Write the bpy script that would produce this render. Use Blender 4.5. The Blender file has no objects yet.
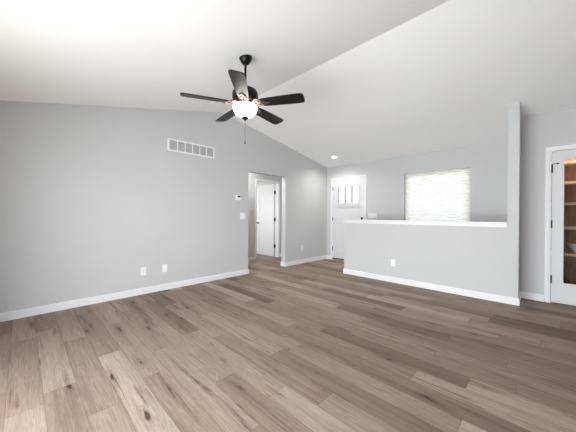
import bpy, bmesh, math, random
from mathutils import Vector, Matrix
S = bpy.context.scene
COL = S.collection
PI = math.pi

# ------------------------------------------------------------------ camera
CAM = Vector((4.1105, -5.7063, 1.1543))
yaw, pitch, roll = math.radians(44.2592), math.radians(-0.1564), math.radians(0.3846)
F0 = Vector((-math.sin(yaw), math.cos(yaw), 0)); R0 = Vector((math.cos(yaw), math.sin(yaw), 0)); U0 = Vector((0, 0, 1))
F = F0*math.cos(pitch) + U0*math.sin(pitch); U1 = U0*math.cos(pitch) - F0*math.sin(pitch)
R = R0*math.cos(roll) + U1*math.sin(roll); U = U1*math.cos(roll) - R0*math.sin(roll)
cd = bpy.data.cameras.new('camera'); cam = bpy.data.objects.new('camera', cd); COL.objects.link(cam)
m = Matrix((R, U, -F)).transposed().to_4x4(); m.translation = CAM
cam.matrix_world = m
cd.sensor_width = 36; cd.sensor_fit = 'HORIZONTAL'; cd.lens = 258.882/576*36; cd.clip_start = 0.02
S.camera = cam

# ------------------------------------------------------------------ view, world, daylight
S.view_settings.view_transform = 'Standard'; S.view_settings.look = 'None'
S.view_settings.gamma = 1; S.view_settings.use_curve_mapping = False
S.view_settings.exposure = 0.09
try:
    S.cycles.max_bounces = 14; S.cycles.diffuse_bounces = 8; S.cycles.use_denoising = True
    S.cycles.sample_clamp_indirect = 6
except Exception: pass

W = bpy.data.worlds.new('sky'); S.world = W; W.use_nodes = True
nt = W.node_tree; nt.nodes.clear()
wo = nt.nodes.new('ShaderNodeOutputWorld'); bg = nt.nodes.new('ShaderNodeBackground')
tc = nt.nodes.new('ShaderNodeTexCoord'); sx = nt.nodes.new('ShaderNodeSeparateXYZ'); rp = nt.nodes.new('ShaderNodeValToRGB')
nt.links.new(tc.outputs['Generated'], sx.inputs[0]); nt.links.new(sx.outputs['Z'], rp.inputs[0])
rp.color_ramp.elements[0].position = 0.02; rp.color_ramp.elements[0].color = (1, .985, .96, 1)
e_ = rp.color_ramp.elements.new(.13); e_.color = (.82, .91, 1, 1)
rp.color_ramp.elements[2].position = 0.5; rp.color_ramp.elements[2].color = (.6, .77, 1, 1)
nt.links.new(rp.outputs[0], bg.inputs[0]); bg.inputs[1].default_value = 2.6
nt.links.new(bg.outputs[0], wo.inputs[0])

def area(name, loc, direction, sx_, sy_, power, color):
    l = bpy.data.lights.new(name, 'AREA'); l.shape = 'RECTANGLE'; l.size = sx_; l.size_y = sy_
    l.energy = power; l.color = color
    o = bpy.data.objects.new(name, l); COL.objects.link(o); o.location = loc
    o.rotation_euler = Vector(direction).to_track_quat('-Z', 'Y').to_euler()
    return o
# daylight entering through the patio door behind the camera and through the bedroom window
area('patio_daylight', (2.8, -7.45, .95), (0, 1, 0), 4.0, 1.9, 372, (.89, .95, 1))
area('bedroom_daylight', (-3.0, -2.45, 1.3), (0, 1, -.1), 1.5, 1.2, 32, (.99, .99, 1))
# steep sun added through the patio door: its unseen floor patch brightens the ceiling
sun_ = bpy.data.lights.new('sun', 'SUN'); sun_.energy = 37; sun_.color = (.95, .985, 1); sun_.angle = math.radians(.53)
sun_o = bpy.data.objects.new('sun', sun_); COL.objects.link(sun_o)
sun_o.rotation_euler = Vector((.62, .22, -.75)).to_track_quat('-Z', 'Y').to_euler()
# unseen light added out of the frame to brighten the hall
def lamp(name, loc, power, color, size=.15):
    l = bpy.data.lights.new(name, 'POINT'); l.energy = power; l.color = color; l.shadow_soft_size = size
    o = bpy.data.objects.new(name, l); COL.objects.link(o); o.location = loc
area('hall_fill', (-.58, -2.2, 2.43), (0, 0, -1), .3, .3, 17, (1, .98, .95))

# ------------------------------------------------------------------ helpers
def srgb(r, g, b):
    f = lambda c: c/12.92 if c <= .04045 else ((c+.055)/1.055)**2.4
    return (f(r/255), f(g/255), f(b/255), 1)

def mat(name, col, rough=.5, metal=0, noise=0, nscale=40, bump=0, bscale=200, emit=None, estr=0, spec=.5, coat=0):
    M = bpy.data.materials.new(name); M.use_nodes = True
    n = M.node_tree.nodes; L = M.node_tree.links; b = n['Principled BSDF']
    b.inputs['Base Color'].default_value = col; b.inputs['Roughness'].default_value = rough
    b.inputs['Metallic'].default_value = metal; b.inputs['Specular IOR Level'].default_value = spec
    b.inputs['Coat Weight'].default_value = coat
    c = n.new('ShaderNodeTexCoord')
    if noise:
        t = n.new('ShaderNodeTexNoise'); t.inputs['Scale'].default_value = nscale; t.inputs['Detail'].default_value = 4
        L.new(c.outputs['Object'], t.inputs['Vector'])
        mx = n.new('ShaderNodeMix'); mx.data_type = 'RGBA'; mx.blend_type = 'MULTIPLY'; mx.inputs[0].default_value = 1
        r = n.new('ShaderNodeValToRGB'); r.color_ramp.elements[0].color = (1-noise,)*3+(1,); r.color_ramp.elements[1].color = (1,)*3+(1,)
        r.color_ramp.elements[0].position = .3; r.color_ramp.elements[1].position = .7
        L.new(t.outputs['Fac'], r.inputs[0]); mx.inputs[6].default_value = col; L.new(r.outputs[0], mx.inputs[7])
        L.new(mx.outputs[2], b.inputs['Base Color'])
    if bump:
        t2 = n.new('ShaderNodeTexNoise'); t2.inputs['Scale'].default_value = bscale; t2.inputs['Detail'].default_value = 3
        L.new(c.outputs['Object'], t2.inputs['Vector'])
        bp = n.new('ShaderNodeBump'); bp.inputs['Strength'].default_value = bump; bp.inputs['Distance'].default_value = .002
        L.new(t2.outputs['Fac'], bp.inputs['Height']); L.new(bp.outputs[0], b.inputs['Normal'])
    if emit:
        b.inputs['Emission Color'].default_value = emit; b.inputs['Emission Strength'].default_value = estr
    return M

WALL = mat('wall_paint', srgb(200, 201, 201), .75, noise=.015, nscale=3, bump=.12, bscale=320, spec=.3)
CEIL = mat('ceiling_paint', srgb(252, 251, 249), .9, noise=.012, nscale=2, bump=.15, bscale=260, spec=.2)
TRIM = mat('white_trim_paint', srgb(231, 232, 234), .5, noise=.01, nscale=8)
DOORW = mat('white_door_paint', srgb(217, 218, 219), .55, noise=.012, nscale=10)
PLAST = mat('white_plastic', srgb(240, 241, 242), .35, noise=.01, nscale=30)
BRONZE = mat('dark_bronze_metal', srgb(30, 24, 20), .38, metal=.6, noise=.25, nscale=60)
LITBRONZE = mat('globe_lit_bronze_metal', srgb(142, 118, 114), .32, metal=.85, noise=.3, nscale=70)  # bronze lightened so the globe's glare on the blade irons is in the colour
DARKM = mat('dark_nickel_metal', srgb(70, 68, 66), .35, metal=.9, noise=.15, nscale=80)
BLADE = None
GRILLB = mat('duct_shade_sheet', srgb(92, 94, 96), .8, noise=.1, nscale=20)
LOUV = mat('white_enamel_louver', srgb(214, 215, 215), .5, noise=.03, nscale=30)
SCREEN = mat('dark_screen', srgb(18, 20, 24), .15, noise=.1, nscale=50)
SLOT = mat('dark_slot', srgb(40, 40, 42), .6, noise=.1, nscale=50)
GLOBE = mat('lit_frosted_glass', srgb(255, 250, 240), .35, noise=.01, nscale=20, emit=(1, .93, .84, 1), estr=13)
LAMP = mat('lit_lens', srgb(255, 250, 240), .4, noise=.01, nscale=20, emit=(1, .94, .86, 1), estr=9)
BLACK = mat('black_rubber', srgb(24, 22, 22), .6, noise=.2, nscale=60)
ALU = mat('aluminium_sill', srgb(190, 188, 182), .35, metal=.7, noise=.1, nscale=60)
VINYL = mat('white_vinyl', srgb(245, 244, 240), .35, noise=.01, nscale=20)
CERAM = mat('white_ceramic', srgb(236, 238, 240), .2, noise=.01, nscale=20)
GROUND = mat('outside_paving', srgb(122, 119, 113), .85, noise=.12, nscale=6, bump=.2)

def wood(name, c0, c1, rough=.45, scale=(3, 40, 40)):
    M = bpy.data.materials.new(name); M.use_nodes = True
    n = M.node_tree.nodes; L = M.node_tree.links; b = n['Principled BSDF']; b.inputs['Roughness'].default_value = rough
    c = n.new('ShaderNodeTexCoord'); mp = n.new('ShaderNodeMapping'); mp.inputs['Scale'].default_value = scale
    t = n.new('ShaderNodeTexNoise'); t.inputs['Scale'].default_value = 1.4; t.inputs['Detail'].default_value = 6
    r = n.new('ShaderNodeValToRGB'); r.color_ramp.elements[0].color = c0; r.color_ramp.elements[1].color = c1
    r.color_ramp.elements[0].position = .3; r.color_ramp.elements[1].position = .7
    L.new(c.outputs['Object'], mp.inputs[0]); L.new(mp.outputs[0], t.inputs['Vector']); L.new(t.outputs['Fac'], r.inputs[0]); L.new(r.outputs[0], b.inputs['Base Color'])
    return M
BLADE = wood('espresso_blade_wood', srgb(4, 3, 3), srgb(11, 7, 6), .45)
SHELFW = wood('light_shelf_wood', srgb(222, 200, 180), srgb(240, 224, 208), .5)
BACKW = wood('dim_brown_panel', srgb(140, 112, 90), srgb(168, 138, 114), .6, (40, 40, 3))  # brown panel in place of grey paint, stands in for dim pantry light

def glass(name, tint=(1, 1, 1, 1)):
    M = bpy.data.materials.new(name); M.use_nodes = True
    n = M.node_tree.nodes; L = M.node_tree.links; n.remove(n['Principled BSDF'])
    tr = n.new('ShaderNodeBsdfTransparent'); tr.inputs[0].default_value = tint
    gl = n.new('ShaderNodeBsdfGlossy'); gl.inputs['Roughness'].default_value = .03
    fr = n.new('ShaderNodeFresnel'); fr.inputs[0].default_value = 1.35
    mx = n.new('ShaderNodeMixShader'); L.new(fr.outputs[0], mx.inputs[0]); L.new(tr.outputs[0], mx.inputs[1]); L.new(gl.outputs[0], mx.inputs[2])
    L.new(mx.outputs[0], n['Material Output'].inputs[0]); return M
GLASS = glass('clear_glass', (.97, .985, 1, 1)); DIMGLASS = glass('sky_dimming_glass', (.68, .69, .70, 1)); PGLASS = glass('pantry_glass', (.88, .88, .88, 1))  # entry door pane tint added to dim the bright sky behind it

def shade_mat():
    M = bpy.data.materials.new('white_pleated_paper'); M.use_nodes = True
    n = M.node_tree.nodes; L = M.node_tree.links; n.remove(n['Principled BSDF'])
    c = n.new('ShaderNodeTexCoord'); mp = n.new('ShaderNodeMapping'); mp.inputs['Scale'].default_value = (9, 9, 60)
    t = n.new('ShaderNodeTexNoise'); t.inputs['Scale'].default_value = 1; t.inputs['Detail'].default_value = 4
    L.new(c.outputs['Object'], mp.inputs[0]); L.new(mp.outputs[0], t.inputs['Vector'])
    r = n.new('ShaderNodeValToRGB'); r.color_ramp.elements[0].color = srgb(240, 235, 224); r.color_ramp.elements[1].color = srgb(254, 251, 245)
    r.color_ramp.elements[0].position = .32; r.color_ramp.elements[1].position = .6
    L.new(t.outputs['Fac'], r.inputs[0])
    d = n.new('ShaderNodeBsdfDiffuse'); tl = n.new('ShaderNodeBsdfTranslucent'); mx = n.new('ShaderNodeMixShader'); mx.inputs[0].default_value = .6
    L.new(r.outputs[0], d.inputs[0]); L.new(r.outputs[0], tl.inputs[0]); L.new(d.outputs[0], mx.inputs[1]); L.new(tl.outputs[0], mx.inputs[2])
    L.new(mx.outputs[0], n['Material Output'].inputs[0]); return M
SHADE = shade_mat()

def floor_mat():
    M = bpy.data.materials.new('oak_plank_floor'); M.use_nodes = True
    n = M.node_tree.nodes; L = M.node_tree.links; b = n['Principled BSDF']
    N = lambda k: n.new('ShaderNode'+k)
    def math_(op, a, bb=None, cl=False):
        x = N('Math'); x.operation = op; x.use_clamp = cl
        for i, v in enumerate((a, bb)):
            if v is None: continue
            if isinstance(v, (int, float)): x.inputs[i].default_value = v
            else: L.new(v, x.inputs[i])
        return x.outputs[0]
    def ramp(v, stops):
        r = N('ValToRGB'); e = r.color_ramp.elements
        e[0].position, e[0].color = stops[0]; e[1].position, e[1].color = stops[-1]
        for p_, c_ in stops[1:-1]:
            k = e.new(p_); k.color = c_
        L.new(v, r.inputs[0]); return r.outputs[0]
    def mix(kind, f, a, c):
        x = N('Mix'); x.data_type = 'RGBA'; x.blend_type = kind
        for i, v in ((0, f), (6, a), (7, c)):
            if isinstance(v, (int, float)): x.inputs[i].default_value = v
            elif isinstance(v, tuple): x.inputs[i].default_value = v
            else: L.new(v, x.inputs[i])
        return x.outputs[2]
    at = N('Attribute'); at.attribute_name = 'plank'; sp = N('SeparateColor'); L.new(at.outputs['Color'], sp.inputs[0])
    tone, r1, r2 = sp.outputs
    c = N('TexCoord'); s = N('SeparateXYZ'); L.new(c.outputs['Object'], s.inputs[0])
    x = math_('ADD', s.outputs[0], math_('MULTIPLY', r1, 61.)); y = math_('ADD', s.outputs[1], math_('MULTIPLY', r2, 37.))
    cb = N('CombineXYZ'); L.new(x, cb.inputs[0]); L.new(y, cb.inputs[1])
    def noise(sc, scale=1, det=4, rough=.55, dist=0):
        mp = N('Mapping'); mp.inputs['Scale'].default_value = sc; L.new(cb.outputs[0], mp.inputs[0])
        t = N('TexNoise'); t.inputs['Scale'].default_value = scale; t.inputs['Detail'].default_value = det; t.inputs['Roughness'].default_value = rough
        t.inputs['Distortion'].default_value = dist
        L.new(mp.outputs[0], t.inputs['Vector']); return t.outputs['Fac']
    base = ramp(tone, [(0, srgb(114, 96, 82)), (.35, srgb(141, 123, 109)), (.65, srgb(155, 138, 124)), (1, srgb(175, 159, 145))])
    broad = noise((.7, 8, 1), 1, 5, .55, .3)
    col = mix('MULTIPLY', .65, base, ramp(broad, [(.30, (.58, .54, .51, 1)), (.44, (.93, .92, .91, 1)), (.64, (1.12, 1.11, 1.10, 1))]))
    fine = noise((4.5, 130, 1), 1, 6, .72, .2)
    col = mix('MULTIPLY', .65, col, ramp(fine, [(.34, (.66, .63, .61, 1)), (.52, (1.0, 1.0, 1.0, 1)), (.66, (1.14, 1.14, 1.14, 1))]))
    mid_ = noise((1.7, 38, 1), 1, 5, .7, .3)
    col = mix('MULTIPLY', .65, col, ramp(mid_, [(.32, (.74, .71, .68, 1)), (.45, (1, .995, .99, 1)), (.65, (1.08, 1.08, 1.08, 1))]))
    cath = noise((1.1, 15, 1), 1, 3, .5, .5)
    w = math_('SINE', math_('MULTIPLY', cath, 70.))
    col = mix('MULTIPLY', .4, col, ramp(w, [(0, (.78, .75, .73, 1)), (.6, (1.04, 1.04, 1.04, 1))]))
    # knots
    mp = N('Mapping'); mp.inputs['Scale'].default_value = (1.35, 5.6, 1); L.new(cb.outputs[0], mp.inputs[0])
    wob = N('TexNoise'); wob.inputs['Scale'].default_value = 9; wob.inputs['Detail'].default_value = 5; L.new(mp.outputs[0], wob.inputs['Vector'])
    vm = N('VectorMath'); vm.operation = 'MULTIPLY_ADD'; L.new(wob.outputs['Color'], vm.inputs[0]); vm.inputs[1].default_value = (.22, .22, 0); L.new(mp.outputs[0], vm.inputs[2])
    vo = N('TexVoronoi'); vo.voronoi_dimensions = '2D'; vo.inputs['Scale'].default_value = 1; L.new(vm.outputs[0], vo.inputs['Vector'])
    vs = N('SeparateColor'); L.new(vo.outputs['Color'], vs.inputs[0])
    pick = math_('GREATER_THAN', vs.outputs[0], .64)
    size = math_('ADD', math_('MULTIPLY', vs.outputs[1], .06), .022)
    kn = math_('MULTIPLY', math_('MULTIPLY', math_('SUBTRACT', 1., math_('DIVIDE', vo.outputs['Distance'], size), True), 3., True), pick)
    halo = math_('MULTIPLY', math_('POWER', math_('SUBTRACT', 1., math_('DIVIDE', vo.outputs['Distance'], .36), True), 1.5), pick)
    rings = math_('ADD', math_('MULTIPLY', math_('SINE', math_('MULTIPLY', vo.outputs['Distance'], 95.)), .25), .75)
    col = mix('MULTIPLY', math_('MULTIPLY', halo, rings), col, (.58, .52, .48, 1))
    col = mix('MIX', math_('MULTIPLY', kn, .85), col, srgb(52, 40, 34))
    # long dark cracks along the grain
    cr = noise((.4, 9.5, 1), 1, 5, .5, .4); ridge = math_('ABSOLUTE', math_('SUBTRACT', cr, .5))
    line = math_('SUBTRACT', 1., math_('DIVIDE', ridge, .016), True)
    msk = math_('MULTIPLY', math_('SUBTRACT', noise((.9, 5, 1.), 1.7, 2), .52), 9., True)
    brk = math_('MULTIPLY', math_('SUBTRACT', noise((12, 20, 1.), 1, 3), .45), 8., True)
    shade_ = math_('SUBTRACT', 1., math_('DIVIDE', ridge, .06), True)
    col = mix('MULTIPLY', math_('MULTIPLY', shade_, msk), col, (.66, .60, .56, 1))
    col = mix('MIX', math_('MULTIPLY', math_('MULTIPLY', line, msk), math_('MULTIPLY', brk, .85)), col, srgb(58, 46, 40))
    # bevelled plank edges
    uv = N('UVMap'); uv.uv_map = 'plank_uv'; su = N('SeparateXYZ'); L.new(uv.outputs[0], su.inputs[0])
    # u,v hold metres from the nearest ends of the plank
    e1 = math_('SUBTRACT', .5, math_('ABSOLUTE', math_('SUBTRACT', su.outputs[1], .5)))
    ev = math_('MULTIPLY', e1, .165)
    lu = math_('MULTIPLY', math_('SUBTRACT', .5, math_('ABSOLUTE', math_('SUBTRACT', su.outputs[0], .5))), 1.22)
    ed = math_('SUBTRACT', 1., math_('DIVIDE', math_('MINIMUM', ev, lu), .0022), True)
    col = mix('MULTIPLY', math_('MULTIPLY', ed, .8), col, (.36, .33, .31, 1))
    L.new(col, b.inputs['Base Color'])
    rr = math_('ADD', math_('MULTIPLY', fine, .18), .45); L.new(rr, b.inputs['Roughness'])
    b.inputs['Specular IOR Level'].default_value = .3
    bp = N('Bump'); bp.inputs['Strength'].default_value = .12; bp.inputs['Distance'].default_value = .002
    L.new(math_('SUBTRACT', fine, ed), bp.inputs['Height']); L.new(bp.outputs[0], b.inputs['Normal'])
    return M
FLOORM = floor_mat()

def box(bm, x0, x1, y0, y1, z0, z1, bev=0):
    r = bmesh.ops.create_cube(bm, size=1)
    v = r['verts']
    for q in v:
        q.co = Vector(((x0+x1)/2+q.co.x*(x1-x0), (y0+y1)/2+q.co.y*(y1-y0), (z0+z1)/2+q.co.z*(z1-z0)))
    if bev:
        es = list({e for q in v for e in q.link_edges})
        bmesh.ops.bevel(bm, geom=es, offset=bev, segments=2, profile=.6, affect='EDGES')

def prism(bm, pts, axis, a, b):
    """polygon extruded along an axis: 'x' takes (y,z), 'y' takes (x,z), 'z' takes (x,y)"""
    def P(p, t): return {'x': (t, p[0], p[1]), 'y': (p[0], t, p[1]), 'z': (p[0], p[1], t)}[axis]
    A = [bm.verts.new(P(p, a)) for p in pts]; B = [bm.verts.new(P(p, b)) for p in pts]
    bm.faces.new(A); bm.faces.new(B[::-1]); n = len(pts)
    for i in range(n): bm.faces.new((A[i], B[i], B[(i+1) % n], A[(i+1) % n]))
    bmesh.ops.recalc_face_normals(bm, faces=bm.faces[:])

def lathe(bm, prof, seg=32, c=(0, 0, 0)):
    rings = []
    for r, z in prof:
        if r < 1e-5: rings.append([bm.verts.new((c[0], c[1], c[2]+z))])
        else: rings.append([bm.verts.new((c[0]+r*math.cos(2*PI*i/seg), c[1]+r*math.sin(2*PI*i/seg), c[2]+z)) for i in range(seg)])
    for A, B in zip(rings, rings[1:]):
        for i in range(seg):
            a0, a1 = A[i % len(A)], A[(i+1) % len(A)]; b0, b1 = B[i % len(B)], B[(i+1) % len(B)]
            vs = []
            for q in (a0, a1, b1, b0):
                if q not in vs: vs.append(q)
            if len(vs) > 2: bm.faces.new(vs)
    bmesh.ops.recalc_face_normals(bm, faces=bm.faces[:])

def tube(bm, pts, r, seg=8):
    pts = [Vector(p) for p in pts]; rings = []
    up = Vector((0, 0, 1))
    for i, p in enumerate(pts):
        d = (pts[min(i+1, len(pts)-1)]-pts[max(i-1, 0)]).normalized()
        a = d.cross(up); a = a.normalized() if a.length > 1e-4 else Vector((1, 0, 0)); b_ = d.cross(a).normalized()
        rr = r[i] if isinstance(r, (list, tuple)) else r
        rings.append([bm.verts.new(p+a*rr*math.cos(2*PI*k/seg)+b_*rr*math.sin(2*PI*k/seg)) for k in range(seg)])
    for A, B in zip(rings, rings[1:]):
        for k in range(seg): bm.faces.new((A[k], A[(k+1) % seg], B[(k+1) % seg], B[k]))
    bm.faces.new(rings[0][::-1]); bm.faces.new(rings[-1])
    bmesh.ops.recalc_face_normals(bm, faces=bm.faces[:])

def obj(name, bm, material, parent=None, smooth=False):
    me = bpy.data.meshes.new(name); bm.to_mesh(me); bm.free(); me.materials.append(material)
    if smooth:
        for p in me.polygons: p.use_smooth = True
    o = bpy.data.objects.new(name, me); COL.objects.link(o)
    if parent: o.parent = parent
    return o
def smooth_by_angle(o, deg=35):
    o.data.shade_smooth() if hasattr(o.data, 'shade_smooth') else None
    bm = bmesh.new(); bm.from_mesh(o.data)
    for e in bm.edges:
        e.smooth = not (len(e.link_faces) == 2 and e.calc_face_angle(0) > math.radians(deg))
    bm.to_mesh(o.data); bm.free(); return o
NB = bmesh.new
def struct(name, bm, material, label=None):
    o = obj(name, bm, material); o['kind'] = 'structure'
    if label: o['label'] = label
    return o
def sroot(name, loc, rz=0, label=None):
    o = bpy.data.objects.new(name, None); COL.objects.link(o); o.location = loc; o.rotation_euler = (0, 0, rz); o['kind'] = 'structure'
    o.empty_display_size = .1
    if label: o['label'] = label
    return o
def thing(name, label, cat, loc=(0, 0, 0), rz=0, group=None):
    o = bpy.data.objects.new(name, None); COL.objects.link(o); o.location = loc; o.rotation_euler = (0, 0, rz)
    o.empty_display_size = .1
    o['label'] = label; o['category'] = cat
    if group: o['group'] = group
    return o

# ------------------------------------------------------------------ the room shell
YR, HR, S1, S2 = -3.1635, 3.0006, (3.0006-2.44)/3.1635, .2388
YB, XR = -6.45, 8.55                       # back wall, right wall
cz = lambda y: HR+S2*(y-YR) if y < YR else 2.44-S1*y
TH = .118

# floor: one mesh of planks; every plank carries its own tone
PW, PL, PY0 = .165, 1.22, -5.115
random.seed(11)
ends = {-1: 1.56, -3: .62, -2: 1.05, 4: 1.93, 3: 2.885, 2: 2.515, 1: 3.01, 8: 2.24, 5: 2.53, 0: .9, 6: 1.36, 7: 3.1}
tones = {(-1, 0): .76, (-1, -1): .3, (3, 0): .78, (2, 0): .28, (4, -1): .55, (4, 0): .35, (1, 0): .25, (-3, 0): .6, (-3, -1): .3, (-2, 0): .35, (-3, 1): .3,
         (0, 0): .45, (0, 1): .4, (5, -1): .6, (5, 0): .2, (2, -1): .5, (3, -1): .55, (1, -1): .55, (6, 0): .55, (8, 0): .3, (-2, 1): .45, (8, -1): .6}
fm = NB(); lay = fm.loops.layers.float_color.new('plank'); uvl = fm.loops.layers.uv.new('plank_uv')
fx0, fx1, fy0, fy1 = -4.7, XR+.1, YB-.1, .14
k0, k1 = math.floor((fy0-PY0)/PW), math.ceil((fy1-PY0)/PW)
for k in range(k0, k1):
    e = ends.get(k, random.random()*PL)
    j0, j1 = math.floor((fx0-e)/PL), math.ceil((fx1-e)/PL)
    for j in range(j0, j1):
        xa, xb = e+j*PL, e+(j+1)*PL; ya, yb = PY0+k*PW, PY0+(k+1)*PW
        t = tones.get((k, j), min(1, max(0, random.gauss(.5, .24)))); q1, q2 = random.random(), random.random()
        cx0, cx1, cy0, cy1 = max(xa, fx0), min(xb, fx1), max(ya, fy0), min(yb, fy1)
        if cx1-cx0 < 1e-4 or cy1-cy0 < 1e-4: continue
        fc = fm.faces.new([fm.verts.new(v) for v in ((cx0, cy0, 0), (cx1, cy0, 0), (cx1, cy1, 0), (cx0, cy1, 0))])
        for lp in fc.loops:
            lp[lay] = (t, q1, q2, 1); lp[uvl].uv = ((lp.vert.co.x-xa)/PL, (lp.vert.co.y-ya)/PW)
bmesh.ops.remove_doubles(fm, verts=fm.verts, dist=1e-5)
struct('floor', fm, FLOORM, 'wide grey-brown oak plank floor with dark knots')
g = NB(); box(g, fx0-6, fx1+6, fy0-6, 12, -.16, -.06); struct('ground', g, GROUND)

c_ = NB(); prism(c_, [(YB-.1, cz(YB-.1)), (YR, HR), (.2, cz(.2)), (.2, cz(.2)+.12), (YR, HR+.12), (YB-.1, cz(YB-.1)+.12)], 'x', -TH, XR+.12)
struct('ceiling', c_, CEIL, 'white vaulted ceiling with its ridge running right')

# left (gable) wall with the hall opening
OY0, OY1, OZ = -2.603, -1.572, 2.017
w = NB(); prism(w, [(YB-.1, 0), (OY0, 0), (OY0, OZ), (OY1, OZ), (OY1, 0), (.14, 0), (.14, cz(.14)), (YR, HR), (YB-.1, cz(YB-.1))], 'x', -TH, 0)
struct('wall_left', w, WALL, 'pale grey gable wall with the hall opening')

# front wall with entry door and window
DX0, DX1, DZ = .186, 1.104, 2.078
WX0, WX1, WZ0, WZ1 = 2.018, 3.193, .84, 2.051
w = NB()
box(w, -TH, DX0, 0, .14, 0, 2.42); box(w, DX0, DX1, 0, .14, DZ, 2.42); box(w, DX1, WX0, 0, .14, 0, 2.42)
box(w, WX0, WX1, 0, .14, 0, WZ0); box(w, WX0, WX1, 0, .14, WZ1, 2.42); box(w, WX1, XR+.12, 0, .14, 0, 2.42)
prism(w, [(0, 2.42), (.14, 2.40), (.14, cz(.14)), (0, 2.44)], 'x', -TH, XR+.12)
struct('wall_front', w, WALL, 'grey front wall around the entry door and window')

# full-height wall end (the pillar) and the half wall
PX0, PX1, PYF = 3.795, 3.911, -1.197
w = NB(); prism(w, [(PYF, 0), (-.0, 0), (-.0, cz(0)), (PYF, cz(PYF))], 'x', PX0, PX1)
struct('wall_pillar', w, WALL, 'narrow full-height grey wall end beside the half wall')
HX0 = 1.297
w = NB(); box(w, HX0, PX0, PYF, PYF+.116, 0, 1.02); struct('wall_half', w, WALL, 'grey half wall with a white cap')
cap = sroot('trim_1', (HX0, PYF, 1.0), label='white cap along the top of the half wall')
b_ = NB(); box(b_, -.03, PX0-HX0+.0, -.028, .144, .056, .08, .004); obj('cap_board', b_, TRIM, cap)
b_ = NB(); box(b_, -.016, PX0-HX0, -.014, 0.0, .012, .056, .002); box(b_, -.016, PX0-HX0, .116, .130, .012, .056, .002); box(b_, -.016, 0, 0, .116, .012, .056, .002)
obj('apron_moulding', b_, TRIM, cap)

# pantry wall on the right
CY = -.735
CX0, CX1, CZ = 4.209, 4.985, 2.046
w = NB(); 
def slopebox(bm, x0, x1, z0):
    prism(bm, [(CY, z0), (CY+.116, z0), (CY+.116, cz(CY+.116)), (CY, cz(CY))], 'x', x0, x1)
slopebox(w, PX1, CX0, 0); slopebox(w, CX0, CX1, CZ); slopebox(w, CX1, XR, 0)
struct('wall_pantry', w, WALL, 'grey wall right of the pillar holding the pantry door')
# right wall, back wall with patio opening (both behind or beside the camera)
w = NB()
box(w, XR, XR+.12, YB, .14, 0, 2.2)
prism(w, [(YB, 2.2), (.14, 2.2), (.14, cz(.14)), (YR, HR), (YB, cz(YB)-.0)], 'x', XR, XR+.12)
struct('wall_right', w, WALL)
w = NB()
for xa, xb in ((-TH, 1.54), (4.12, XR+.12)): box(w, xa, xb, YB-.1, YB, 0, cz(YB))
for xa, xb in ((1.54, 4.12),): box(w, xa, xb, YB-.1, YB, 1.68, cz(YB))  # lintel lowered to hold light off the near ceiling
struct('wall_back', w, WALL)

# hall behind the opening
HXW, HT = -1.045, .115
BY0, BY1, BZ = -1.566, -.795, 2.03
w = NB()
box(w, HXW-HT, HXW, -3.9, BY0, 0, 2.44); box(w, HXW-HT, HXW, BY1, -.45, 0, 2.44); box(w, HXW-HT, HXW, BY0, BY1, BZ, 2.44)
struct('wall_hall', w, WALL, 'grey hall wall around the open bedroom door')
w = NB(); box(w, HXW, -TH, -.56, -.45, 0, 2.44); box(w, HXW, -TH, -4.0, -3.9, 0, 2.44); struct('wall_hall_end', w, WALL)
w = NB(); box(w, HXW-HT, -TH, -4.0, -.45, 2.44, 2.5); struct('ceiling_hall', w, CEIL)
# bedroom beyond
w = NB(); box(w, -4.7, -4.6, -2.6, .14, 0, 2.44); box(w, -4.6, HXW-HT, .04, .14, 0, 2.44)
box(w, -4.6, -3.8, -2.6, -2.5, 0, 2.44); box(w, -2.2, HXW-HT, -2.6, -2.5, 0, 2.44); box(w, -3.8, -2.2, -2.6, -2.5, 0, .7); box(w, -3.8, -2.2, -2.6, -2.5, 1.95, 2.44)
box(w, HXW-HT, HXW-HT+.1, -.45, .14, 0, 2.44)
struct('wall_bedroom', w, WALL)
w = NB(); box(w, -4.7, HXW-HT, -2.6, .14, 2.44, 2.5); struct('ceiling_bedroom', w, CEIL)

# ------------------------------------------------------------------ baseboards
BH, BT = .092, .014
def base(bm, p, q, n):
    """board from p to q (xy) standing off a wall whose normal is n"""
    p, q, n = Vector(p), Vector(q), Vector(n)
    prof = [(0, 0), (BT, 0), (BT, BH-.012), (BT-.005, BH-.004), (.004, BH), (0, BH)]
    A = [bm.verts.new((p.x+n.x*d, p.y+n.y*d, z)) for d, z in prof]; B = [bm.verts.new((q.x+n.x*d, q.y+n.y*d, z)) for d, z in prof]
    bm.faces.new(A); bm.faces.new(B[::-1])
    for i in range(len(prof)): bm.faces.new((A[i], B[i], B[(i+1) % len(prof)], A[(i+1) % len(prof)]))
    bmesh.ops.recalc_face_normals(bm, faces=bm.faces[:])
def bb(name, runs, label=None):
    bm = NB()
    for r in runs: base(bm, *r)
    return struct(name, bm, TRIM, label)
bb('baseboard_left', [((0, YB), (0, OY0+BT), (1, 0)), ((0, OY0), (-TH-BT, OY0), (0, 1))], 'white baseboard along the left wall')
bb('baseboard_left_far', [((0, OY1-BT), (0, 0), (1, 0)), ((0, OY1), (-TH-BT, OY1), (0, -1))], 'white baseboard between hall opening and entry corner')
bb('baseboard_front', [((0, 0), (.138, 0), (0, -1)), ((1.152, 0), (PX0, 0), (0, -1))])
bb('baseboard_half', [((HX0-BT, PYF), (PX1+BT, PYF), (0, -1)), ((HX0, PYF), (HX0, PYF+.116+BT), (-1, 0)), ((HX0, PYF+.116), (PX0, PYF+.116), (0, 1)), ((PX1, PYF), (PX1, CY), (1, 0))], 'white baseboard along the half wall and pillar')
bb('baseboard_pantry', [((PX1, CY), (4.153, CY), (0, -1)), ((5.04, CY), (XR, CY), (0, -1))], 'white baseboard between pillar and pantry door')
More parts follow.
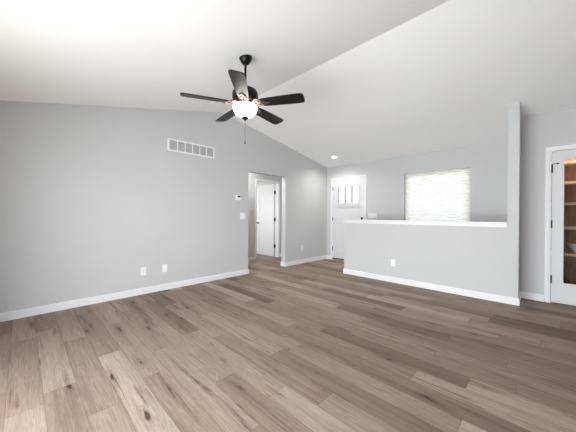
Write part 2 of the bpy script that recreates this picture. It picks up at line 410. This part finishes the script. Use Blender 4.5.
bb('baseboard_hall', [((HXW, -3.9), (HXW, -1.623), (1, 0)), ((HXW, -.74), (HXW, -.56), (1, 0)), ((HXW, -.56), (-TH, -.56), (0, -1))], 'short white baseboard inside the hall')

# ------------------------------------------------------------------ doors and window (structure with parts)
CW, CT = .057, .016
def casing(parent, x0, x1, z1, name='casing'):
    """three-sided door casing in local coords, wall face y=0, facing -y"""
    bm = NB()
    def prof_run(x_in, s):
        pts = [(x_in, 0), (x_in, -.010), (x_in+s*.018, -CT+.002), (x_in+s*(CW-.014), -CT), (x_in+s*CW, -CT+.003), (x_in+s*CW, 0)]
        prism(bm, pts, 'z', 0, z1+CW if False else z1)
    prof_run(x0, -1); prof_run(x1, 1)
    pts = [(0, z1), (-.010, z1), (-CT+.002, z1+.018), (-CT, z1+CW-.014), (-CT+.003, z1+CW), (0, z1+CW)]
    prism(bm, pts, 'x', x0-CW, x1+CW)
    return obj(name, bm, TRIM, parent)
def hinge(parent, x, y, z, material, h=.1):
    bm = NB(); box(bm, x-.010, x+.010, y, y+.003, z-h/2, z+h/2)
    lathe(bm, [(0, -h/2-.004), (.004, -h/2-.004), (.0075, -h/2), (.0075, h/2), (.004, h/2+.004), (0, h/2+.004)], 12, (x, y-.004, z))
    return obj('hinge', bm, material, parent)
def panel_door(parent, w, h, t, panels, mat_, holes=(), y0=0.):
    """slab from x 0..w, z 0..h, front face y0; recessed moulded panels and through holes for lites"""
    xs = sorted({0, w, *[v for p in list(panels)+list(holes) for v in p[:2]]}); zs = sorted({0, h, *[v for p in list(panels)+list(holes) for v in p[2:4]]})
    bm = NB()
    for i in range(len(xs)-1):
        for j in range(len(zs)-1):
            cx_, cz_ = (xs[i]+xs[i+1])/2, (zs[j]+zs[j+1])/2
            if any(p[0] < cx_ < p[1] and p[2] < cz_ < p[3] for p in list(panels)+list(holes)): continue
            box(bm, xs[i], xs[i+1], y0, y0+t, zs[j], zs[j+1])
    for a, b2, c2, d2 in panels:
        box(bm, a, b2, y0+.010, y0+t-.010, c2, d2)
        # sloped moulding ring and raised field
        for s in (0,):
            q = .018
            o_ = [(a, c2), (b2, c2), (b2, d2), (a, d2)]; i_ = [(a+q, c2+q), (b2-q, c2+q), (b2-q, d2-q), (a+q, d2-q)]
            O = [bm.verts.new((x, y0+.0005, z)) for x, z in o_]; I = [bm.verts.new((x, y0+.0098, z)) for x, z in i_]
            for n_ in range(4): bm.faces.new((O[n_], O[(n_+1) % 4], I[(n_+1) % 4], I[n_]))
        e = .045
        if b2-a > .12: box(bm, a+e, b2-e, y0+.004, y0+.012, c2+e, d2-e, .003)
    bmesh.ops.recalc_face_normals(bm, faces=bm.faces[:])
    return obj('door_leaf', bm, mat_, parent)

# entry door
d1 = sroot('door_1', (0, 0, 0), label='white entry door with a three-pane window')
casing(d1, .195, 1.095, 2.068)
b_ = NB(); box(b_, DX0, .195, 0.0, .12, 0, 2.068); box(b_, 1.095, DX1, 0.0, .12, 0, 2.068); box(b_, DX0, DX1, 0.0, .12, 2.068, DZ); obj('jamb', b_, TRIM, d1)
LX0, LZ0 = .199, .045
lw, lh = .892, 2.019
lf = panel_door(d1, lw, lh, .044, [(.13, .43, .20, 1.31), (.48, .77, .20, 1.31)], DOORW, [(.155, .733, 1.425, 1.860)], y0=.006)
lf.location = (LX0, 0, LZ0)
b_ = NB()
# lite surround, mullions and ledge under the panes
box(b_, .135, .753, -.004, .012, 1.405, 1.425, .003); box(b_, .135, .753, -.004, .012, 1.860, 1.880, .003); box(b_, .135, .155, -.004, .012, 1.405, 1.88, .003); box(b_, .733, .753, -.004, .012, 1.405, 1.88, .003)
for xx in (.345, .538): box(b_, xx-.016, xx+.016, -.002, .05, 1.425, 1.86, .003)
o = obj('window_frame', b_, DOORW, d1); o.location = (LX0, 0, LZ0)
b_ = NB(); box(b_, .10, .79, -.018, .008, 1.352, 1.375, .004); o = obj('ledge', b_, DOORW, d1); o.location = (LX0, 0, LZ0)
b_ = NB(); box(b_, .155, .733, .024, .030, 1.425, 1.86); o = obj('pane', b_, DIMGLASS, d1); o.location = (LX0, 0, LZ0)
for z in (.29, 1.07, 1.86): hinge(d1, .197, -.004, z, DARKM)
b_ = NB()
for zz, rr in ((1.09, .026), (.93, .026)):
    n0 = len(b_.verts); lathe(b_, [(0, 0), (rr+.004, 0), (rr+.004, .006), (rr, .012), (.011, .014), (.011, .035), (rr*.95, .04), (rr, .052), (rr*.8, .064), (0, .067)] if zz < 1 else [(0, 0), (rr+.004, 0), (rr+.002, .012), (rr*.7, .016), (.010, .018), (.010, .032), (0, .033)], 20)
    b_.verts.ensure_lookup_table()
    for v in b_.verts[n0:]:
        v.co = Vector((1.03+v.co.x, .006-v.co.z, zz+v.co.y))
h_ = obj('door_knob', b_, DARKM, d1, True); h_['label'] = 'dark metal knob and deadbolt turn'
b_ = NB(); box(b_, .195, 1.095, -.02, .13, 0, .022, .004); obj('threshold', b_, ALU, d1)
b_ = NB(); box(b_, .199, 1.091, 0.0, .03, .023, .05, .002); s_ = obj('door_sweep', b_, BLACK, d1); s_['label'] = 'black weather strip'

# bedroom door, swung open 90 degrees into the bedroom
d2 = sroot('door_2', (HXW, 0, 0), PI/2, 'white two-panel bedroom door standing open')     # local x = world y, local -y = world +x
casing(d2, BY0+.012, BY1-.012, BZ-.008)
b_ = NB(); box(b_, BY0, BY0+.014, 0, HT, 0, BZ); box(b_, BY1-.014, BY1, 0, HT, 0, BZ); box(b_, BY0, BY1, 0, HT, BZ-.014, BZ)
box(b_, BY0+.014, BY0+.026, .04, .075, 0, BZ); box(b_, BY1-.026, BY1-.014, .04, .075, 0, BZ); obj('jamb', b_, TRIM, d2)
lf = panel_door(d2, .74, 2.0, .035, [(.11, .63, .13, .90), (.11, .63, 1.04, 1.88)], DOORW, y0=-.0175)
# leaf hinged at the far jamb: local frame of door_2, leaf runs along +y (away from hall)
lf.location = (BY1-.034, HT+.012, .012); lf.rotation_euler = (0, 0, PI/2)
b_ = NB()
for s in (1, -1):
    n0 = len(b_.verts); lathe(b_, [(0, 0), (.03, 0), (.03, .006), (.011, .01), (.011, .034), (.024, .04), (.027, .052), (.02, .063), (0, .066)], 20); b_.verts.ensure_lookup_table()
    for v in b_.verts[n0:]: v.co = Vector((.675+v.co.x, -s*(.0175+v.co.z), .915+v.co.y))
k_ = obj('door_knob', b_, DARKM, d2, True); k_.location = lf.location; k_.rotation_euler = lf.rotation_euler; k_['label'] = 'dark round knob'
for z in (.3, 1.03, 1.78):
    b_ = NB(); box(b_, BY1-.0175, BY1-.014, HT-.034, HT+.004, z-.05, z+.05); box(b_, BY1-.05, BY1-.016, HT+.0075, HT+.011, z-.05, z+.05)
    lathe(b_, [(0, -.054), (.0075, -.05), (.0075, .05), (0, .054)], 12, (BY1-.018, HT+.006, z)); obj('hinge', b_, DARKM, d2)

# pantry door with full glass
d3 = sroot('door_3', (0, CY, 0), label='white pantry door with full-length glass')
casing(d3, CX0+.006, CX1-.006, 2.040)
b_ = NB(); box(b_, CX0, CX0+.008, 0, .11, 0, CZ); box(b_, CX1-.008, CX1, 0, .11, 0, CZ); box(b_, CX0, CX1, 0, .11, CZ-.008, CZ); obj('jamb', b_, TRIM, d3)
gx0, gx1, gz0, gz1 = .107, .648, .267, 1.902
lf = panel_door(d3, .754, 2.022, .035, [], DOORW, [(gx0, gx1, gz0, gz1)], y0=.003); lf.location = (CX0+.011, 0, .012)
b_ = NB()
for a in ((gx0-.018, gx0+.006, gz0-.018, gz1+.018), (gx1-.006, gx1+.018, gz0-.018, gz1+.018), (gx0, gx1, gz0-.018, gz0+.006), (gx0, gx1, gz1-.006, gz1+.018)):
    box(b_, a[0], a[1], -.004, .014, a[2], a[3], .003)
o = obj('glass_bead', b_, DOORW, d3); o.location = lf.location
b_ = NB(); box(b_, gx0, gx1, .018, .024, gz0, gz1); o = obj('pane', b_, PGLASS, d3); o.location = lf.location
for z in (.32, 1.06, 1.80): hinge(d3, CX0+.0095, -.003, z, DARKM)
b_ = NB(); tube(b_, [(CX0+.008, -.012, 1.862), (CX0+.03, -.03, 1.862), (CX0+.06, -.036, 1.862)], [.005, .005, .005]); lathe(b_, [(0, -.01), (.009, -.008), (.009, .008), (0, .01)], 12, (CX0+.062, -.036, 1.862))
o = obj('door_stop', b_, DARKM, d3, True); o['label'] = 'dark hinge-pin door stop'
b_ = NB(); lathe(b_, [(0, 0), (.03, 0), (.03, .006), (.011, .01), (.011, .034), (.024, .04), (.027, .052), (.02, .063), (0, .066)], 20)
for v in b_.verts: v.co = Vector((.70+v.co.x, .003-v.co.z, .93+v.co.y))
o = obj('door_knob', b_, DARKM, d3, True); o.location = lf.location

# window behind the half wall
wn = sroot('window_1', (0, 0, 0), label='window with drywall returns above the half wall')
b_ = NB(); fw = .05
yf0, yf1 = .115, .16
box(b_, WX0, WX0+fw, yf0, yf1, WZ0, WZ1, .004); box(b_, WX1-fw, WX1, yf0, yf1, WZ0, WZ1, .004); box(b_, WX0+fw, WX1-fw, yf0, yf1, WZ0, WZ0+fw, .004); box(b_, WX0+fw, WX1-fw, yf0, yf1, WZ1-fw, WZ1, .004)
obj('window_frame', b_, VINYL, wn)
b_ = NB(); box(b_, WX0+fw, WX1-fw, yf0+.02, yf0+.026, WZ0+fw, WZ1-fw); obj('pane', b_, GLASS, wn)
b_ = NB(); box(b_, WX0-.03, WX1+.03, -.03, .0, WZ0-.02, WZ0, .003); box(b_, WX0, WX1, -.01, .115, WZ0-.0, WZ0+.012); obj('window_sill', b_, TRIM, wn)

# ------------------------------------------------------------------ window shade
sh = thing('window_shade', 'white pleated paper shade glowing with daylight in the window', 'shade', (WX0+.006, .06, WZ0+.014))
bm = NB(); rng = random.Random(5)
sw, shh = WX1-WX0-.024, WZ1-WZ0-.02; nx, pitch_ = 60, .043; nz = int(shh/pitch_*2)
from mathutils import noise as mn
grid = []
for j in range(nz+1):
    z = shh*j/nz; row = []
    for i in range(nx+1):
        x = sw*i/nx
        nn = mn.noise(Vector((x*9, j*1.7, 3))); n2 = mn.noise(Vector((x*3.5, j*.9, 9)))
        y = (.008 if j % 2 else -.008)*(1+.9*n2) + .004*nn
        row.append(bm.verts.new((x, y, z+.007*n2*(0 < j < nz))))
    grid.append(row)
for j in range(nz):
    for i in range(nx): bm.faces.new((grid[j][i], grid[j][i+1], grid[j+1][i+1], grid[j+1][i]))
obj('pleated_paper', bm, SHADE, sh)
b_ = NB(); box(b_, 0, sw, -.012, .012, shh-.004, shh+.006, .002); obj('head_strip', b_, VINYL, sh)

# ------------------------------------------------------------------ ceiling fan
FX, FY = 1.929, -4.109
FZ = cz(FY)
fan = thing('ceiling_fan', 'dark bronze five-blade ceiling fan with a lit white bowl light, hanging from the vaulted ceiling', 'ceiling fan', (FX, FY, 2.278))
Zc = FZ-2.278
b_ = NB(); lathe(b_, [(0, Zc+.015), (.066, Zc+.015), (.066, Zc-.008), (.062, Zc-.022), (.050, Zc-.046), (.034, Zc-.066), (.024, Zc-.072), (.0, Zc-.072)], 32)
smooth_by_angle(obj('canopy', b_, BRONZE, fan), 30)
b_ = NB(); lathe(b_, [(0, .17), (.0115, .17), (.0115, Zc-.065), (0, Zc-.065)], 16); lathe(b_, [(0, .215), (.022, .212), (.024, .195), (.024, .172), (0, .172)], 20)
smooth_by_angle(obj('downrod', b_, BRONZE, fan), 30)
b_ = NB(); lathe(b_, [(0, .178), (.05, .178), (.085, .170), (.118, .150), (.132, .120), (.133, .082), (.128, .062), (.112, .046), (.100, .036), (.0, .036)], 40)
smooth_by_angle(obj('motor_housing', b_, BRONZE, fan), 30)
b_ = NB(); lathe(b_, [(0, .036), (.082, .036), (.084, .012), (.075, .002), (.07, -.012), (.08, -.02), (.0, -.02)], 36)
smooth_by_angle(obj('light_fitter', b_, BRONZE, fan), 30)
b_ = NB(); lathe(b_, [(.09, .0), (.118, -.002), (.130, -.008), (.133, -.018), (.131, -.034), (.124, -.056), (.109, -.082), (.086, -.104), (.054, -.119), (.018, -.127), (.0, -.128)], 40)
for v in b_.verts: v.co = Vector((v.co.x*.93, v.co.y*.93, v.co.z*.95))
go = obj('glass_bowl', b_, GLOBE, fan, True); go['label'] = 'lit white frosted glass bowl'
b_ = NB(); lathe(b_, [(0, -.112), (.033, -.117), (.036, -.124), (.030, -.134), (.014, -.142), (.009, -.152), (0, -.156)], 24); obj('finial', b_, BRONZE, fan, True)
b_ = NB()
n_ = 34
for i in range(n_):
    z = -.150-i*.0064; r_ = .0024
    lathe(b_, [(0, -r_), (r_, 0), (0, r_)], 6, (.006, -.004, z))
tube(b_, [(.006, -.004, -.148), (.006, -.004, -.150-n_*.0064)], .0012, 5)
ch = obj('pull_chain', b_, DARKM, fan)
b_ = NB(); z = -.150-n_*.0064; lathe(b_, [(0, z+.004), (.004, z), (.006, z-.014), (.006, z-.024), (0, z-.03)], 12, (.006, -.004, 0)); obj('pull', b_, BRONZE, ch, True)

def blade_bm():
    bm = NB(); t = .0045
    out = [(.165, .046), (.20, .056), (.30, .062), (.45, .067), (.56, .069), (.598, .066), (.612, .056), (.618, .040)]
    pts = [(x, y) for x, y in out]+[(x, -y) for x, y in out[::-1]]
    prism(bm, pts, 'z', -t, t)
    return bm
def iron_bm():
    bm = NB()
    # two scrolled arms and a leaf plate under the blade root
    for s in (1, -1):
        P = []
        for i in range(15):
            u = i/14; P.append((.075+.125*u, s*(.012+.036*math.sin(PI*u)), .012-.030*u+.010*math.sin(PI*u)))
        tube(bm, P, [.007+.002*math.sin(PI*i/14) for i in range(15)], 8)
        P = []
        for i in range(19):
            a = i/18*1.6*2*PI; rr = .022*(1-i/22); P.append((.138+rr*math.cos(a+PI), s*(.022+rr*math.sin(a)*.8), -.004+.002*math.cos(a)))
        tube(bm, P, .0048, 7)
    pts = [(.17, .0), (.178, .024), (.20, .036), (.222, .030), (.232, .012), (.262, .006), (.27, 0), (.262, -.006), (.232, -.012), (.222, -.03), (.20, -.036), (.178, -.024)]
    prism(bm, pts, 'z', -.014, -.0075)
    for x, y in ((.2, .02), (.2, -.02), (.25, 0)): lathe(bm, [(0, -.018), (.005, -.016), (.006, -.014), (0, -.0139)], 10, (x, y, 0))
    box(bm, .060, .10, -.018, .018, .008, .034, .004)
    return bm
bmesh_blade = None
for k in range(5):
    ang = math.radians(-45.73+2.64+72*k)
    if k == 0:
        o = obj('blade', blade_bm(), BLADE, fan); i_ = obj('blade_iron', iron_bm(), LITBRONZE, o); b0, i0 = o, i_; smooth_by_angle(i_, 40)
    else:
        o = b0.copy(); COL.objects.link(o); o.parent = fan; i_ = i0.copy(); COL.objects.link(i_); i_.parent = o
    o.matrix_local = Matrix.Rotation(ang, 4, 'Z') @ Matrix.Translation((0, 0, .016)) @ Matrix.Rotation(math.radians(.3), 4, 'Y') @ Matrix.Rotation(math.radians(-12), 4, 'X')

# ------------------------------------------------------------------ ceiling downlight
DLX, DLY = .618, -.561
dl = thing('recessed_light', 'small round lit downlight in the ceiling near the entry corner', 'ceiling light', (DLX, DLY, cz(DLY)))
dl.rotation_euler = (-math.atan(S1), 0, 0)
b_ = NB(); lathe(b_, [(.055, -.001), (.057, -.006), (.075, -.007), (.082, -.003), (.083, .001)], 36); obj('trim_ring', b_, VINYL, dl, True)
b_ = NB(); lathe(b_, [(0, -.004), (.056, -.004), (.056, .0), (0, .0)], 32); o = obj('lens', b_, LAMP, dl); o['label'] = 'glowing round lens'

sl = bpy.data.lights.new('downlight_beam', 'SPOT'); sl.energy = 68; sl.color = (1, .95, .87); sl.spot_size = math.radians(155); sl.spot_blend = 1; sl.shadow_soft_size = .05
so = bpy.data.objects.new('downlight_beam', sl); COL.objects.link(so); so.location = (DLX, DLY, cz(DLY)-.012)

# ------------------------------------------------------------------ wall plates and devices (local frame faces -y)
def plate(bm, w, h, t=.006): box(bm, -w/2, w/2, -t, 0, -h/2, h/2, .0022)
def duplex(label, loc, rz, grp='duplex wall outlets'):
    t = thing('wall_outlet', label, 'outlet', loc, rz, grp)
    b_ = NB(); plate(b_, .074, .118); obj('cover_plate', b_, PLAST, t)
    for s in (1, -1):
        b_ = NB(); lathe(b_, [(0, 0), (.017, 0), (.0165, .003), (0, .003)], 20)
        for v in b_.verts: v.co = Vector((v.co.x, -.006-v.co.z, s*.0195+v.co.y*.85))
        f = obj('receptacle', b_, PLAST, t)
        b_ = NB()
        for x in (-.006, .006): box(b_, x-.0012, x+.0012, -.0098, -.0088, s*.0195-.002, s*.0195+.008)
        box(b_, -.0025, .0025, -.0098, -.0088, s*.0195-.011, s*.0195-.006); obj('slot', b_, SLOT, f)
    b_ = NB(); lathe(b_, [(0, 0), (.003, 0), (.0025, .0015), (0, .002)], 10)
    for v in b_.verts: v.co = Vector((v.co.x, -.0058-v.co.z, v.co.y))
    obj('screw', b_, ALU, t); return t
duplex('white duplex outlet low on left wall, nearer the camera of the pair', (0, -4.483, .33), PI/2)
duplex('white duplex outlet low on left wall between hall opening and entry corner', (0, -.995, .368), PI/2)
duplex('white duplex outlet low on the grey half wall', (2.278, PYF, .336), 0)
t = thing('wall_jack', 'white wall plate with flat insert low on left wall, right of the nearer outlet', 'wall plate', (0, -4.185, .333), PI/2)
b_ = NB(); plate(b_, .074, .118); obj('cover_plate', b_, PLAST, t)
b_ = NB(); box(b_, -.0165, .0165, -.0085, -.005, -.033, .033, .0012); obj('insert', b_, PLAST, t)

def rocker_plate(label, loc, rz, gangs):
    w = .074+.046*(gangs-1)
    t = thing('light_switch', label, 'light switch', loc, rz)
    b_ = NB(); plate(b_, w, .118); obj('cover_plate', b_, PLAST, t)
    for g_ in range(gangs):
        x = (g_-(gangs-1)/2)*.046
        b_ = NB(); box(b_, x-.0165, x+.0165, -.0072, -.005, -.034, .034, .001)
        pts = [(-.0068, -.031), (-.0068, .031), (-.0125, .031), (-.0085, 0), (-.0085, -.031)]
        prism(b_, pts, 'x', x-.0145, x+.0145); obj('rocker', b_, PLAST, t)
    return t
rocker_plate('white two-gang light switch below the thermostat, left of the hall opening', (0, -2.741, 1.135), PI/2, 2)
rocker_plate('wide white four-gang light switch right of the entry door', (1.302, 0, 1.158), 0, 4)

t = thing('thermostat', 'small white thermostat with dark screen left of the hall opening', 'thermostat', (0, -2.843, 1.485), PI/2)
b_ = NB(); box(b_, -.062, .062, -.005, 0, -.052, .052, .003); obj('wall_plate', b_, PLAST, t)
b_ = NB(); box(b_, -.056, .056, -.026, -.004, -.047, .047, .006); obj('body', b_, PLAST, t)
b_ = NB(); box(b_, -.033, .033, -.0275, -.0255, .004, .033, .001); o = obj('screen', b_, SCREEN, t); o['label'] = 'small dark screen'
b_ = NB()
for x in (-.03, 0, .03): box(b_, x-.008, x+.008, -.0275, -.0255, -.03, -.02, .001)
obj('button', b_, PLAST, t)

# return-air grille high on the left wall
GW, GH = .80, .193
t = thing('air_vent', 'long white six-section return air grille high on the left wall', 'vent', (0, -3.754, 2.140), PI/2)
b_ = NB(); e = .022
box(b_, -GW/2, GW/2, -.008, 0, 0, e, .002); box(b_, -GW/2, GW/2, -.008, 0, GH-e, GH, .002); box(b_, -GW/2, -GW/2+e+.008, -.008, 0, e, GH-e, .002); box(b_, GW/2-e-.004, GW/2, -.008, 0, e, GH-e, .002)
obj('frame', b_, PLAST, t)
iw = GW-2*e-.012; x0 = -GW/2+e+.008
for i in range(1, 6):
    x = x0+iw*i/6; b_ = NB(); box(b_, x-.008, x+.008, -.0075, -.001, e, GH-e, .0015); obj('divider', b_, PLAST, t)
for i in range(6):
    xa, xb = x0+iw*i/6+(.008 if i else 0), x0+iw*(i+1)/6-(.008 if i < 5 else 0)
    b_ = NB(); nl = 9
    for j in range(nl):
        z = e+(GH-2*e)*(j+.5)/nl
        prism(b_, [(-.0062, z-.006), (-.0054, z-.0068), (-.0012, z+.0040), (-.0020, z+.0048)], 'x', xa, xb)
    obj('louvers', b_, LOUV, t)
b_ = NB(); box(b_, -GW/2+.01, GW/2-.01, -.0011, -.0001, .01, GH-.01); o = obj('backing', b_, GRILLB, t); o['label'] = 'dark sheet standing in for the shade behind the louvers'  # flat sheet, its dark colour stands in for shade in the duct

# ------------------------------------------------------------------ pantry behind the glass
b_ = NB(); box(b_, PX1, 5.4, -.04, 0, 0, 2.38); o = struct('wall_pantry_back', b_, BACKW)
b_ = NB(); box(b_, 5.4, 5.5, CY+.116, 0, 0, 2.42); struct('wall_pantry_side', b_, WALL)
b_ = NB(); box(b_, PX1, 5.4, CY+.116, -.04, 2.28, 2.33); struct('ceiling_pantry', b_, CEIL)
names = ['topmost wooden pantry shelf just below the glass top', 'second wooden pantry shelf from the top', 'third wooden pantry shelf from the top', 'fourth wooden pantry shelf from the top, above the one holding a bowl', 'lowest wooden pantry shelf carrying the white bowl']
for nme, z in zip(names, (1.945, 1.66, 1.36, 1.02, .64)):
    t = thing('pantry_shelf', nme, 'shelf', (PX1, -.04, z-.036), 0, 'pantry shelves')
    b_ = NB(); box(b_, 0, 5.4-PX1, -.29, 0, .012, .036, .002); obj('board', b_, SHELFW, t)
    b_ = NB(); box(b_, 0, 5.4-PX1, -.308, -.29, .0, .036, .002); obj('front_edge', b_, SHELFW, t)
    b_ = NB(); box(b_, .0, .018, -.28, 0, -.03, .012); obj('cleat', b_, SHELFW, t)
t = thing('mixing_bowl', 'white flared bowl on the lowest pantry shelf behind the glass', 'bowl', (4.525, -.2, .64))
b_ = NB(); lathe(b_, [(0, 0), (.06, 0), (.062, .01), (.09, .045), (.128, .10), (.143, .135), (.146, .138), (.148, .134), (.139, .13), (.122, .098), (.084, .043), (.055, .014), (0, .012)], 36); obj('bowl_body', b_, CERAM, t, True)
pl = bpy.data.lights.new('pantry_lamp', 'POINT'); pl.energy = 17; pl.color = (1, .62, .38); pl.shadow_soft_size = .05
po = bpy.data.objects.new('pantry_lamp', pl); COL.objects.link(po); po.location = (4.65, -.46, 2.18)
